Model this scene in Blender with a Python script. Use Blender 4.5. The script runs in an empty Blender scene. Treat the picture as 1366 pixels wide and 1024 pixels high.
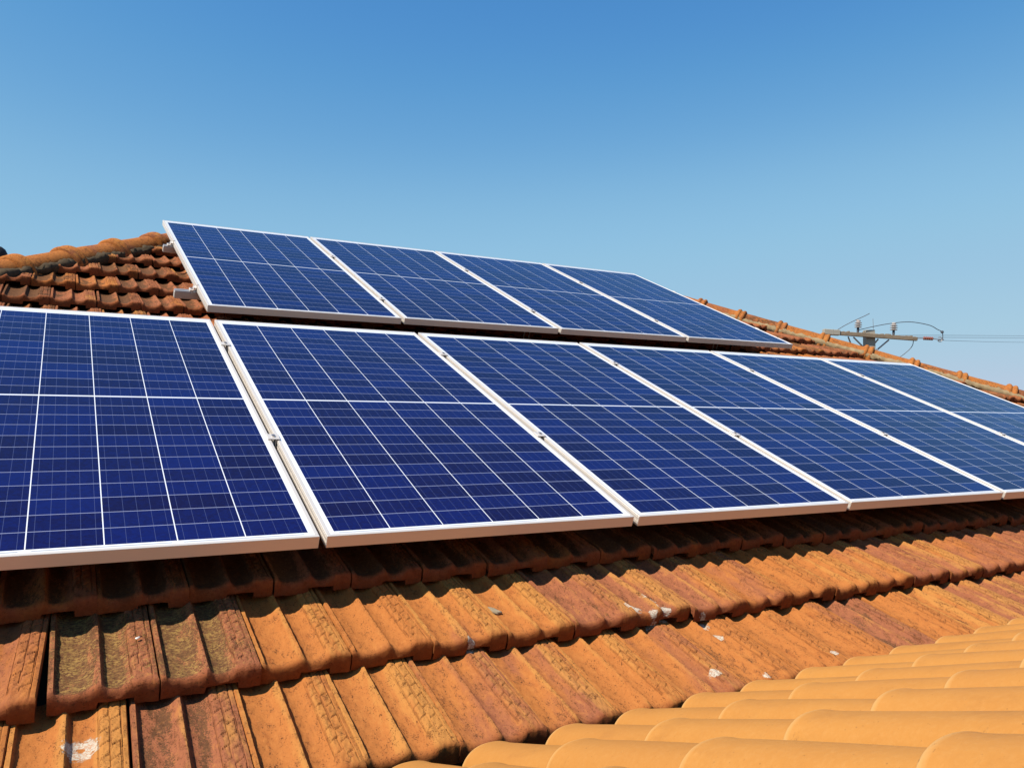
import bpy, math, random
import numpy as np
from mathutils import Matrix, Vector, Euler

random.seed(7)
RNG = np.random.default_rng(11)
S = bpy.context.scene
COL = S.collection

# ------------------------------------------------------------------ camera
TH = 0.40180980                                   # roof pitch (23 deg)
R_PLANE = Matrix(((0.87393856, -0.02779241, -0.48524116),
                  (-0.44732591, 0.34445156, -0.82538031),
                  (0.19008138, 0.93839262, 0.28859724)))
C_PLANE = Vector((-0.61991085, -1.83081159, 1.07597972))
RX = Matrix.Rotation(TH, 3, 'X')


def W(u, v, n=0.0):                               # roof-plane coordinates -> world
    return RX @ Vector((u, v, n))


cam = bpy.data.cameras.new('camera')
cam.sensor_width = 36.0
cam.lens = 1085.33 / 1366 * 36.0
cam.clip_start = 0.02
cam.clip_end = 6000
camo = bpy.data.objects.new('camera', cam)
COL.objects.link(camo)
CAM_R = RX @ R_PLANE
CAM_P = RX @ C_PLANE
camo.matrix_world = Matrix.Translation(CAM_P) @ CAM_R.to_4x4()
S.camera = camo

# ------------------------------------------------------------------ sky, sun, exposure
sun_plane = Vector((-0.74, 0.30, 1.0)).normalized()
sun_dir = RX @ sun_plane
elev = math.asin(sun_dir.z)
azim = math.atan2(sun_dir.x, sun_dir.y)           # clockwise from +Y
wd = bpy.data.worlds.new("World")
S.world = wd
wd.use_nodes = True
nt = wd.node_tree
bg = nt.nodes['Background']
sky = nt.nodes.new('ShaderNodeTexSky')
sky.sky_type = 'NISHITA'
sky.sun_disc = False
sky.sun_elevation = elev
sky.sun_rotation = azim
sky.altitude = 500
sky.air_density = 1.0
sky.dust_density = 0.0
sky.ozone_density = 6.0
# grade the clear sky: deeper azure overhead, softer horizon
SKY_K, EXPO = 0.10, 0.9
g1 = nt.nodes.new('ShaderNodeVectorMath'); g1.operation = 'SCALE'; g1.inputs['Scale'].default_value = SKY_K * 2 ** EXPO
cv = nt.nodes.new('ShaderNodeRGBCurve')
for ch, pts in ((0, [(0, 0), (.13, .060), (.145, .072), (.17, .100), (.19, .130), (.284, .262), (.45, .345), (.617, .392), (1, .47)]),
                (1, [(0, 0), (.279, .258), (.356, .352), (.527, .515), (.75, .562), (1, .60)]),
                (2, [(0, 0), (.40, .40), (.571, .584), (.708, .658), (.956, .745), (1, .75)])):
    c_ = cv.mapping.curves[ch]
    c_.points[0].location = pts[0]; c_.points[1].location = pts[-1]
    for p_ in pts[1:-1]: c_.points.new(*p_)
cv.mapping.extend = 'HORIZONTAL'
cv.mapping.update()
g2 = nt.nodes.new('ShaderNodeVectorMath'); g2.operation = 'SCALE'; g2.inputs['Scale'].default_value = 1 / (SKY_K * 2 ** EXPO)
nt.links.new(sky.outputs[0], g1.inputs[0]); nt.links.new(g1.outputs[0], cv.inputs['Color'])
nt.links.new(cv.outputs[0], g2.inputs[0]); nt.links.new(g2.outputs[0], bg.inputs[0])
bg.inputs[1].default_value = SKY_K

sl = bpy.data.lights.new('sun', 'SUN')
sl.energy = 4.2
sl.angle = math.radians(0.5)
sl.color = (1.0, 0.90, 0.76)
so = bpy.data.objects.new('sun', sl)
COL.objects.link(so)
so.rotation_euler = sun_dir.to_track_quat('Z', 'Y').to_euler()
so.location = (0, 0, 20)

S.view_settings.view_transform = 'Standard'
S.view_settings.look = 'None'
S.view_settings.exposure = EXPO
S.view_settings.gamma = 1.0


def on_screen(P, m=0.0):                          # used only to skip tiles nobody can see
    q = CAM_R.transposed() @ (P - CAM_P)
    if q.z > -0.05:
        return None
    return (683 + 1085.33 * q.x / -q.z, 512 - 1085.33 * q.y / -q.z, -q.z)


# ------------------------------------------------------------------ helpers
def tag(o, label=None, cat=None, group=None, kind=None):
    if label: o['label'] = label
    if cat: o['category'] = cat
    if group: o['group'] = group
    if kind: o['kind'] = kind
    return o


def empty(name, loc=(0, 0, 0), rot=None):
    o = bpy.data.objects.new(name, None)
    o.empty_display_size = 0.2
    COL.objects.link(o)
    if rot is not None:
        o.matrix_world = Matrix.Translation(Vector(loc)) @ rot.to_4x4()
    else:
        o.location = loc
    return o


def link(name, me, mat=None, parent=None):
    o = bpy.data.objects.new(name, me)
    COL.objects.link(o)
    if mat: me.materials.append(mat)
    if parent: o.parent = parent
    return o


class MB:
    """collects boxes, tubes and grids into one mesh"""
    def __init__(s):
        s.v = []; s.f = []; s.sm = []; s.mi = []

    def add(s, vs, fs, smooth=False, M=None, mi=0):
        b = len(s.v)
        for p in vs:
            p = Vector(p)
            s.v.append(tuple(M @ p if M else p))
        for f in fs:
            s.f.append([b + i for i in f]); s.sm.append(smooth); s.mi.append(mi)

    def box(s, lo, hi, M=None, bev=0.0, mi=0):
        x0, y0, z0 = lo; x1, y1, z1 = hi
        b = min(bev, (x1 - x0) * .45, (y1 - y0) * .45, (z1 - z0) * .45)
        if b <= 0:
            vs = [(x0, y0, z0), (x1, y0, z0), (x1, y1, z0), (x0, y1, z0), (x0, y0, z1), (x1, y0, z1), (x1, y1, z1), (x0, y1, z1)]
            fs = [(3, 2, 1, 0), (4, 5, 6, 7), (0, 1, 5, 4), (1, 2, 6, 5), (2, 3, 7, 6), (3, 0, 4, 7)]
            s.add(vs, fs, False, M, mi); return
        vs = []
        for cx, sx in ((x0, 1), (x1, -1)):
            for cy, sy in ((y0, 1), (y1, -1)):
                for cz, sz in ((z0, 1), (z1, -1)):
                    vs += [(cx, cy + sy * b, cz + sz * b), (cx + sx * b, cy, cz + sz * b), (cx + sx * b, cy + sy * b, cz)]
        I = lambda i, j, k, a: ((i * 2 + j) * 2 + k) * 3 + a
        fs = []
        fs.append((I(0,0,0,0), I(0,0,1,0), I(0,1,1,0), I(0,1,0,0)))
        fs.append((I(1,0,0,0), I(1,1,0,0), I(1,1,1,0), I(1,0,1,0)))
        fs.append((I(0,0,0,1), I(1,0,0,1), I(1,0,1,1), I(0,0,1,1)))
        fs.append((I(0,1,0,1), I(0,1,1,1), I(1,1,1,1), I(1,1,0,1)))
        fs.append((I(0,0,0,2), I(0,1,0,2), I(1,1,0,2), I(1,0,0,2)))
        fs.append((I(0,0,1,2), I(1,0,1,2), I(1,1,1,2), I(0,1,1,2)))
        for j in (0, 1):
            for k in (0, 1):
                fs.append((I(0,j,k,1), I(1,j,k,1), I(1,j,k,2), I(0,j,k,2)))
        for i in (0, 1):
            for k in (0, 1):
                fs.append((I(i,0,k,0), I(i,1,k,0), I(i,1,k,2), I(i,0,k,2)))
        for i in (0, 1):
            for j in (0, 1):
                fs.append((I(i,j,0,0), I(i,j,1,0), I(i,j,1,1), I(i,j,0,1)))
        for i in (0, 1):
            for j in (0, 1):
                for k in (0, 1):
                    fs.append((I(i,j,k,0), I(i,j,k,1), I(i,j,k,2)))
        s.add(vs, fs, False, M, mi)

    def lathe(s, prof, n=20, M=None, mi=0):           # prof: (radius, z)
        vs = []; fs = []
        for r, z in prof:
            for k in range(n):
                a = 2 * math.pi * k / n
                vs.append((r * math.cos(a), r * math.sin(a), z))
        for i in range(len(prof) - 1):
            for k in range(n):
                fs.append((i * n + k, i * n + (k + 1) % n, (i + 1) * n + (k + 1) % n, (i + 1) * n + k))
        fs.append(tuple(range(n))[::-1]); fs.append(tuple((len(prof) - 1) * n + k for k in range(n)))
        s.add(vs, fs, True, M, mi)

    def tube(s, pts, r, n=8, mi=0):
        pts = [Vector(p) for p in pts]
        vs = []; fs = []
        for i, p in enumerate(pts):
            t = (pts[min(i + 1, len(pts) - 1)] - pts[max(i - 1, 0)]).normalized()
            a = t.cross(Vector((0.013, 0.1, 1.0)))
            if a.length < 1e-3: a = t.cross(Vector((1, 0, 0)))
            a.normalize(); b = t.cross(a)
            for k in range(n):
                q = 2 * math.pi * k / n
                vs.append(p + (a * math.cos(q) + b * math.sin(q)) * r)
        for i in range(len(pts) - 1):
            for k in range(n):
                fs.append((i * n + k, i * n + (k + 1) % n, (i + 1) * n + (k + 1) % n, (i + 1) * n + k))
        fs.append(tuple(range(n))[::-1]); fs.append(tuple((len(pts) - 1) * n + k for k in range(n)))
        s.add(vs, fs, True, None, mi)

    def build(s, name, mat=None, parent=None, sharp=35):
        me = bpy.data.meshes.new(name)
        me.from_pydata(s.v, [], s.f)
        mats = mat if isinstance(mat, (list, tuple)) else [mat]
        for m in mats:
            if m: me.materials.append(m)
        me.polygons.foreach_set('use_smooth', s.sm)
        me.polygons.foreach_set('material_index', s.mi)
        me.update()
        import bmesh
        bm = bmesh.new(); bm.from_mesh(me)
        bmesh.ops.recalc_face_normals(bm, faces=bm.faces)
        bm.to_mesh(me); bm.free()
        me.set_sharp_from_angle(angle=math.radians(sharp))
        o = bpy.data.objects.new(name, me)
        COL.objects.link(o)
        if parent: o.parent = parent
        return o


def grid_mesh(name, V, attrs=None, keep=None, sharp=38):
    """V: (rows, cols, 3) array -> smooth grid mesh; attrs: dict of (rows, cols) arrays"""
    nr, nc = V.shape[:2]
    i = np.arange(nr - 1)[:, None] * nc + np.arange(nc - 1)[None, :]
    F = np.stack([i, i + 1, i + nc + 1, i + nc], -1).reshape(-1, 4)
    if keep is not None:
        F = F[keep.reshape(-1)]
    return arrays_mesh(name, V.reshape(-1, 3), F, {k: a.reshape(-1) for k, a in (attrs or {}).items()}, sharp)


def arrays_mesh(name, V, F, attrs, sharp=38):
    me = bpy.data.meshes.new(name)
    me.vertices.add(len(V)); me.vertices.foreach_set('co', V.astype(np.float32).ravel())
    me.loops.add(F.size); me.loops.foreach_set('vertex_index', F.astype(np.int32).ravel())
    me.polygons.add(len(F)); me.polygons.foreach_set('loop_start', np.arange(len(F), dtype=np.int32) * 4)
    me.polygons.foreach_set('use_smooth', np.ones(len(F), dtype=bool))
    me.update(calc_edges=True); me.validate()
    for k, a in attrs.items():
        at = me.attributes.new(k, 'FLOAT', 'POINT')
        at.data.foreach_set('value', a.astype(np.float32))
    me.set_sharp_from_angle(angle=math.radians(sharp))
    return me


# ------------------------------------------------------------------ material helpers
class NT:
    def __init__(s, name):
        s.m = bpy.data.materials.new(name); s.m.use_nodes = True
        s.t = s.m.node_tree; s.b = s.t.nodes['Principled BSDF']

    def n(s, t, **k):
        x = s.t.nodes.new(t)
        for a, b in k.items(): setattr(x, a, b)
        return x

    def put(s, sock, v):
        if hasattr(v, 'is_output'): s.t.links.new(v, sock)
        elif isinstance(v, (tuple, list)) and len(v) == 3 and sock.type == 'RGBA': sock.default_value = (*v, 1)
        else: sock.default_value = v

    def E(s, op, a, b=0.0, c=0.0, clamp=False):
        x = s.n('ShaderNodeMath', operation=op); x.use_clamp = clamp
        s.put(x.inputs[0], a); s.put(x.inputs[1], b)
        if op in ('MULTIPLY_ADD', 'SMOOTH_MIN', 'COMPARE', 'WRAP'): s.put(x.inputs[2], c)
        return x.outputs[0]

    def mix(s, f, a, b):
        x = s.n('ShaderNodeMix', data_type='RGBA'); x.clamp_factor = True
        s.put(x.inputs[0], f); s.put(x.inputs[6], a); s.put(x.inputs[7], b)
        return x.outputs[2]

    def ramp(s, f, lo, hi):
        x = s.n('ShaderNodeMapRange'); x.interpolation_type = 'SMOOTHSTEP'
        s.put(x.inputs[0], f); x.inputs[1].default_value = lo; x.inputs[2].default_value = hi
        return x.outputs[0]

    def noise(s, vec, scale, detail=4, rough=.6, w=None, dist=0.0):
        x = s.n('ShaderNodeTexNoise')
        if w is not None:
            x.noise_dimensions = '4D'; s.put(x.inputs['W'], w)
        s.put(x.inputs['Vector'], vec); x.inputs['Scale'].default_value = scale
        x.inputs['Detail'].default_value = detail; x.inputs['Roughness'].default_value = rough
        x.inputs['Distortion'].default_value = dist
        return x.outputs[0]

    def obj(s): return s.n('ShaderNodeTexCoord').outputs['Object']
    def attr(s, nm): return s.n('ShaderNodeAttribute', attribute_name=nm).outputs['Fac']
    def rnd(s): return s.n('ShaderNodeObjectInfo').outputs['Random']

    def mapv(s, vec, sc):
        x = s.n('ShaderNodeMapping'); s.put(x.inputs['Vector'], vec); x.inputs['Scale'].default_value = sc
        return x.outputs[0]

    def bump(s, h, strength=.5, dist=.002, nrm=None):
        x = s.n('ShaderNodeBump'); s.put(x.inputs['Height'], h)
        x.inputs['Strength'].default_value = strength; x.inputs['Distance'].default_value = dist
        if nrm is not None: s.put(x.inputs['Normal'], nrm)
        return x.outputs[0]

    def out(s, color=None, rough=None, normal=None, metal=None, spec=None):
        if color is not None: s.put(s.b.inputs['Base Color'], color)
        if rough is not None: s.put(s.b.inputs['Roughness'], rough)
        if normal is not None: s.put(s.b.inputs['Normal'], normal)
        if metal is not None: s.put(s.b.inputs['Metallic'], metal)
        if spec is not None: s.put(s.b.inputs['Specular IOR Level'], spec)
        return s.m


def simple(name, col, rough=.6, metal=0.0, spec=.5, var=.15, scale=20, bump=.0):
    k = NT(name)
    nz = k.noise(k.obj(), scale, 5)
    d = tuple(c * (1 - var) for c in col); u = tuple(min(1, c * (1 + var)) for c in col)
    return k.out(k.mix(nz, d, u), rough, k.bump(nz, bump, .003) if bump else None, metal, spec)


# ---- weathered clay of the old interlocking tiles
LICHEN = [(-.566, -.428, .034), (.851, -.262, .026), (.935, -.225, .024), (.941, -.285, .026), (.895, -.300, .015),
          (.304, -.314, .012), (1.072, -.398, .018), (1.045, -.372, .011), (.898, -.572, .017), (1.037, -.625, .016),
          (1.328, -.593, .012), (1.071, -.335, .018)]


def clay_material(name, hip=False):
    k = NT(name)
    o = k.obj()
    seed = k.attr('seed'); tone = k.attr('tone'); gold = k.attr('gold'); dirt_shade = k.attr('dirt_shade'); rib = k.attr('rib')
    st = k.mapv(o, (1.0, .28, 1.0)) if not hip else o
    big = k.noise(st, 9, 5, .62, seed)
    streak = k.noise(k.mapv(o, (1.0, .12, 1.0)) if not hip else o, 38, 6, .65, seed)
    fine = k.noise(o, 160, 6, .7, seed)
    mid = k.noise(st, 30, 6, .68, k.E('ADD', seed, 31.0), .4)
    orange = (.318, .114, .031); brown = (.225, .080, .040); ochre = (.37, .175, .046); red = (.190, .050, .015)
    dark = (.066, .036, .019); dark2 = (.060, .023, .010)
    front = k.attr('front')
    # fresh clay to fired brown, per tile and in long patches
    f = k.E('ADD', k.E('MULTIPLY', k.E('SUBTRACT', big, .5), 1.5), tone)
    c = k.mix(k.ramp(f, .30, .62), orange, brown)
    c = k.mix(k.E('MULTIPLY', k.ramp(mid, .52, .72), .5), c, red)
    # pale ochre wear on ribs and edges
    w = k.E('ADD', k.E('MULTIPLY', rib, .30), k.E('MULTIPLY', streak, .85))
    w = k.E('ADD', w, k.E('MULTIPLY', k.E('SUBTRACT', gold, .5), .50))
    c = k.mix(k.E('MULTIPLY', k.ramp(w, .66, .84), .66), c, ochre)
    # patchy second layer: brown patina broken by bare orange
    pt = k.noise(k.mapv(o, (1, .45, 1)), 62, 8, .72, k.E('ADD', seed, 3.3), .8)
    c = k.mix(k.E('MULTIPLY', k.ramp(pt, .50, .60), k.E('MULTIPLY', dirt_shade, .75)), c, (.135, .052, .024))
    c = k.mix(k.E('MULTIPLY', k.ramp(pt, .46, .36), .40), c, (.38, .155, .042))
    spk = k.noise(o, 380, 2, .6, k.E('ADD', seed, 7.0))
    # algae and grime lying in the channels, plus painted shade under the panels
    inv = k.E('SUBTRACT', 1.0, rib)
    g = k.E('ADD', k.E('MULTIPLY', mid, .80), k.E('MULTIPLY', inv, .17))
    g = k.E('ADD', g, k.E('MULTIPLY', k.E('SUBTRACT', dirt_shade, .5), .55))
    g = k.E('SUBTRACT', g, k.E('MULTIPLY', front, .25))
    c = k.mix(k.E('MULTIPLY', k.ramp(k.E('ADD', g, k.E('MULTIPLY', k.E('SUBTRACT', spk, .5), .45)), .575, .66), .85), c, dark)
    c = k.mix(k.E('MULTIPLY', k.ramp(k.E('ADD', spk, k.E('MULTIPLY', k.E('SUBTRACT', pt, .5), 1.0)), .60, .67), .80), c, dark2)
    c = k.mix(k.E('MULTIPLY', k.ramp(fine, .46, .72), .25), c, (.42, .18, .058))
    c = k.mix(k.E('MULTIPLY', k.attr('grime'), .7), c, (.085, .030, .013))
    # raw red clay on the front edges, darkened with painted-in shade
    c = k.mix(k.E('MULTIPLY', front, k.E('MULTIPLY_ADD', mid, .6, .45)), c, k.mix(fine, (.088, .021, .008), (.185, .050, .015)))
    # freckled gold lichen on some tiles
    lg = k.ramp(k.E('SUBTRACT', k.E('ADD', k.noise(k.mapv(o, (1, 1.5, 1)), 120, 7, .75, seed), k.E('MULTIPLY', k.E('SUBTRACT', k.attr('fleck'), 1.0), .4)), k.E('ADD', k.E('MULTIPLY', front, .3), k.E('MULTIPLY', rib, .07))), .455, .53)
    c = k.mix(k.E('MULTIPLY', lg, k.E('MULTIPLY_ADD', k.ramp(k.noise(o, 34, 5, .7, seed), .36, .60), .62, .12)), c, (.285, .178, .055))
    c = k.mix(k.E('MULTIPLY', k.attr('fleck'), k.E('MULTIPLY', k.ramp(k.noise(k.mapv(o, (1, 1.6, 1)), 190, 4, .7, seed), .55, .64), .7)), c, (.050, .024, .012))
    h = k.E('ADD', k.E('MULTIPLY', fine, .7), k.E('MULTIPLY', spk, .35))
    if not hip:
        # crusts of white lichen
        lm = None
        nz = k.noise(o, 70, 5, .7)
        for (lu, lv, lr) in LICHEN:
            vm = k.n('ShaderNodeVectorMath', operation='DISTANCE')
            k.put(vm.inputs[0], k.mapv(o, (1, 1, 0))); vm.inputs[1].default_value = (lu, lv, 0)
            q = k.E('SUBTRACT', 1.0, k.E('DIVIDE', vm.outputs['Value'], lr))
            if lr > .03: q = k.E('MINIMUM', q, k.E('SUBTRACT', k.E('MULTIPLY', k.E('DIVIDE', vm.outputs['Value'], lr), 3.0), .45))
            lm = q if lm is None else k.E('MAXIMUM', lm, q)
        lm = k.ramp(k.E('ADD', lm, k.E('MULTIPLY', k.E('SUBTRACT', nz, .5), 2.0)), .0, .22)
        grain = k.ramp(k.noise(o, 240, 5, .75), .40, .58)
        c = k.mix(k.E('MULTIPLY', lm, k.E('MULTIPLY_ADD', grain, .70, .28)), c, (.41, .39, .33))
        h = k.E('ADD', h, k.E('MULTIPLY', lm, .5))
    nb = k.bump(h, .6, .0028)
    return k.out(c, .88, nb, 0, .06)


M_CLAY = clay_material('weathered_clay')
M_HIP = clay_material('ridge_clay', True)

kk = NT('new_clay')
o_ = kk.obj(); rr = kk.E('MULTIPLY', kk.rnd(), 50.0)
nb_ = kk.noise(o_, 7, 4, .55, rr); nf_ = kk.noise(o_, 140, 5, .65, rr); ns_ = kk.noise(o_, 45, 4, .75, rr)
c_ = kk.mix(nb_, (.405, .188, .040), (.350, .145, .028))
c_ = kk.mix(kk.E('MULTIPLY', kk.ramp(nf_, .4, .8), .25), c_, (.46, .25, .08))
c_ = kk.mix(kk.E('MULTIPLY', kk.ramp(ns_, .70, .76), .6), c_, (.13, .06, .022))
c_ = kk.mix(kk.E('MULTIPLY', kk.rnd(), .25), c_, (.31, .125, .028))
nd_ = kk.noise(kk.mapv(o_, (1, .5, 1)), 16, 6, .7, rr)
c_ = kk.mix(kk.E('MULTIPLY', kk.ramp(nd_, .50, .72), .35), c_, (.25, .105, .024))
c_ = kk.mix(kk.E('MULTIPLY', kk.attr('front'), .8), c_, (.50, .29, .105))
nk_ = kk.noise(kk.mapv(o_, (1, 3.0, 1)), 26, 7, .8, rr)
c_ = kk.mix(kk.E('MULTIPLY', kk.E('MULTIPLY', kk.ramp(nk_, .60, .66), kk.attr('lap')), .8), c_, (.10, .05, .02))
nq_ = kk.noise(o_, 230, 2, .5, rr)
c_ = kk.mix(kk.E('MULTIPLY', kk.ramp(nq_, .68, .74), .5), c_, (.16, .075, .022))
M_NEW = kk.out(c_, .74, kk.bump(kk.E('ADD', nf_, kk.E('MULTIPLY', nb_, 2.0)), .35, .002), 0, .25)

M_MORTAR_D = simple('old_mortar', (.060, .044, .028), .95, 0, .1, .75, 26, .9)
M_MORTAR_L = simple('pale_mortar', (.25, .185, .105), .95, 0, .1, .45, 22, .8)
M_DECK = simple('deck_board', (.05, .035, .025), .9)
M_WALL = simple('wall_plaster', (.35, .31, .25), .9, 0, .2, .1, 4, .2)
M_GROUND = simple('dry_ground', (.13, .085, .05), .95, 0, .1, .3, .4, .2)
M_CONC = simple('pole_concrete', (.30, .28, .24), .9, 0, .2, .2, 6, .4)
M_WOOD = simple('crossarm_wood', (.20, .155, .11), .85, 0, .2, .45, 9, .4)
M_PORC = simple('insulator_grey', (.42, .38, .36), .3, 0, .5, .1)
M_BROWN = simple('insulator_brown', (.20, .07, .05), .3, 0, .5, .1)
M_WIRE = simple('wire_grey', (.055, .06, .075), .6)
M_STEEL = simple('galvanised_steel', (.35, .36, .37), .45, .7)
M_BLACK = simple('black_rubber', (.008, .009, .012), .6, 0, .3)
M_STONE = simple('mortar_stone', (.26, .21, .14), .9, 0, .2, .3, 60, .6)
M_BOLT = simple('bolt_steel', (.45, .45, .47), .35, .9)

# anodised aluminium with fine extrusion lines
k = NT('anodised_aluminium')
nz = k.noise(k.mapv(k.obj(), (3, 3, 60)), 6, 4)
M_ALU = k.out(k.mix(nz, (.61, .57, .525), (.67, .63, .585)), .48, k.bump(nz, .08, .001), .45, .5)
k = NT('rail_aluminium')
nz = k.noise(k.mapv(k.obj(), (2, 60, 60)), 8, 4)
M_RAIL = k.out(k.mix(nz, (.42, .41, .40), (.52, .51, .50)), .38, None, .6, .5)

# ---- solar cells under glass (PW x PL metres, origin at the lower left corner)
PW, PL, PG = 1.0, 2.0208, 0.02
CX0, CY0, CY1, CM = .0225, .0245, 1.970, .995
k = NT('solar_cells')
sx = k.n('ShaderNodeSeparateXYZ'); k.put(sx.inputs[0], k.obj())
X, Y = sx.outputs[0], sx.outputs[1]
px = (PW - 2 * CX0) / 6
py = (CM - .0045 - CY0) / 12
cx = k.E('DIVIDE', k.E('SUBTRACT', X, CX0), px)
ix = k.E('FLOOR', cx); fx = k.E('MULTIPLY', k.E('SUBTRACT', cx, ix), px)
dx = k.E('MINIMUM', fx, k.E('SUBTRACT', px, fx))
colgap = k.E('LESS_THAN', dx, .0013)
outx = k.E('MAXIMUM', k.E('LESS_THAN', cx, 0.012), k.E('GREATER_THAN', cx, 5.988))
t = k.E('SUBTRACT', Y, CM); at = k.E('ABSOLUTE', t)
cy = k.E('DIVIDE', k.E('SUBTRACT', at, .0045), py)
iy = k.E('FLOOR', cy); fy = k.E('MULTIPLY', k.E('SUBTRACT', cy, iy), py)
dy = k.E('MINIMUM', fy, k.E('SUBTRACT', py, fy))
rowgap = k.E('LESS_THAN', dy, .0012)
outy = k.E('MAXIMUM', k.E('LESS_THAN', cy, 0.0), k.E('GREATER_THAN', cy, 11.985))
white = k.E('MAXIMUM', k.E('MAXIMUM', colgap, outx), outy)
fb = k.E('FRACT', k.E('MULTIPLY', k.E('DIVIDE', fx, px), 5.0))
bus = k.E('LESS_THAN', k.E('ABSOLUTE', k.E('SUBTRACT', fb, .5)), .0165)
fin = k.E('LESS_THAN', k.E('ABSOLUTE', k.E('SUBTRACT', k.E('FRACT', k.E('MULTIPLY', fy, 1 / .0016)), .5)), .06)
wn = k.n('ShaderNodeTexWhiteNoise', noise_dimensions='3D')
cmb = k.n('ShaderNodeCombineXYZ'); k.put(cmb.inputs[0], ix)
k.put(cmb.inputs[1], k.E('ADD', iy, k.E('MULTIPLY', k.E('SIGN', t), 40.3))); k.put(cmb.inputs[2], k.E('MULTIPLY', k.rnd(), 91.7))
k.put(wn.inputs[0], cmb.outputs[0])
v1 = wn.outputs[0]
vor = k.n('ShaderNodeTexVoronoi'); k.put(vor.inputs['Vector'], k.obj()); vor.inputs['Scale'].default_value = 130
sv = k.n('ShaderNodeSeparateColor'); k.put(sv.inputs[0], vor.outputs['Color'])
gr = k.E('MULTIPLY', k.E('SUBTRACT', sv.outputs[0], .5), .5)
cell = k.mix(k.E('ADD', v1, gr), (.0030, .0014, .026), (.0024, .0066, .082))
cell = k.mix(k.E('MULTIPLY', k.rnd(), .25), cell, (.0058, .0040, .046))
cell = k.mix(k.E('MULTIPLY', fin, .18), cell, (.025, .035, .09))
cell = k.mix(k.E('MULTIPLY', bus, .8), cell, (.048, .062, .145))
cell = k.mix(k.E('MULTIPLY', rowgap, .85), cell, (.25, .285, .42))
cell = k.mix(white, cell, (.58, .62, .68))
# tinned ribbons in the lower and upper margin
rib1 = k.E('LESS_THAN', k.E('ABSOLUTE', k.E('SUBTRACT', Y, .0178)), .0022)
rib2 = k.E('LESS_THAN', k.E('ABSOLUTE', k.E('SUBTRACT', Y, 1.982)), .0022)
pair = k.E('ABSOLUTE', k.E('SUBTRACT', k.E('FRACT', k.E('MULTIPLY', cx, .5)), .5))
rb = k.E('MULTIPLY', k.E('MAXIMUM', rib1, rib2), k.E('MULTIPLY', k.E('LESS_THAN', pair, .46), k.E('SUBTRACT', 1.0, outx)))
cell = k.mix(k.E('MULTIPLY', rb, .7), cell, (.17, .175, .18))
dust = k.noise(k.obj(), 5, 5, .6)
cell = k.mix(k.E('MULTIPLY', dust, .012), cell, (.3, .27, .24))
k.b.inputs['Specular Tint'].default_value = (.42, .52, 1.0, 1)
M_CELL = k.out(cell, .08, None, 0, .2)

# ------------------------------------------------------------------ the ground far below
me = bpy.data.meshes.new('ground')
GZ = -6.2
me.from_pydata([(-3000, -3000, GZ), (3000, -3000, GZ), (3000, 3000, GZ), (-3000, 3000, GZ)], [], [(0, 1, 2, 3)])
tag(link('ground', me, M_GROUND), kind='structure')

# ------------------------------------------------------------------ old roof of interlocking clay tiles
roof = empty('tiled_roof', (0, 0, 0), RX)
tag(roof, 'weathered orange roof of ribbed interlocking clay tiles under the solar panels', 'roof')

TW, CP, TL = 0.2075, 0.335, 0.40                  # cover width, course pitch, tile length
BEND = 2.2                                        # the upper courses lie slightly steeper


def lift(v): return np.maximum(0, np.asarray(v) - BEND) * 0.022


def hipL(v): return -.113 + (v - 4.217) / 1.245   # hip lines in roof-plane coordinates
def hipR(v): return 4.65 - (v - 3.907) / 1.330


V_RIDGE = 4.62
PX = np.array([0, .003, .010, .0125, .016, .022, .036, .050, .062, .073, .081, .087, .0905, .0955, .0985, .1015, .106,
               .114, .124, .136, .146, .152, .156, .160, .190, .1935, .1955, .2025, .2045])
PZ = np.array([.014, .0185, .0185, .010, .0055, .0025, .0005, 0, .002, .0065, .0125, .0185, .021, .021, .0175, .0095, .004,
               .001, 0, .0025, .008, .0135, .0175, .0195, .0205, .0185, .0205, .0195, .015])
FX = np.unique(np.round(np.concatenate([PX, np.linspace(.149, .1945, 40), np.linspace(.02, .08, 11), np.linspace(.105, .148, 8)]), 4))
FS = np.unique(np.round(np.concatenate([[0, .0015, .004, .007, .011, .015, .02, .026, .032, .038], np.linspace(.0435, TL, 122)]), 4))
CS = np.array([0, .002, .006, .012, .02, .03, .04, .08, .15, .25, .34, TL])


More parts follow.
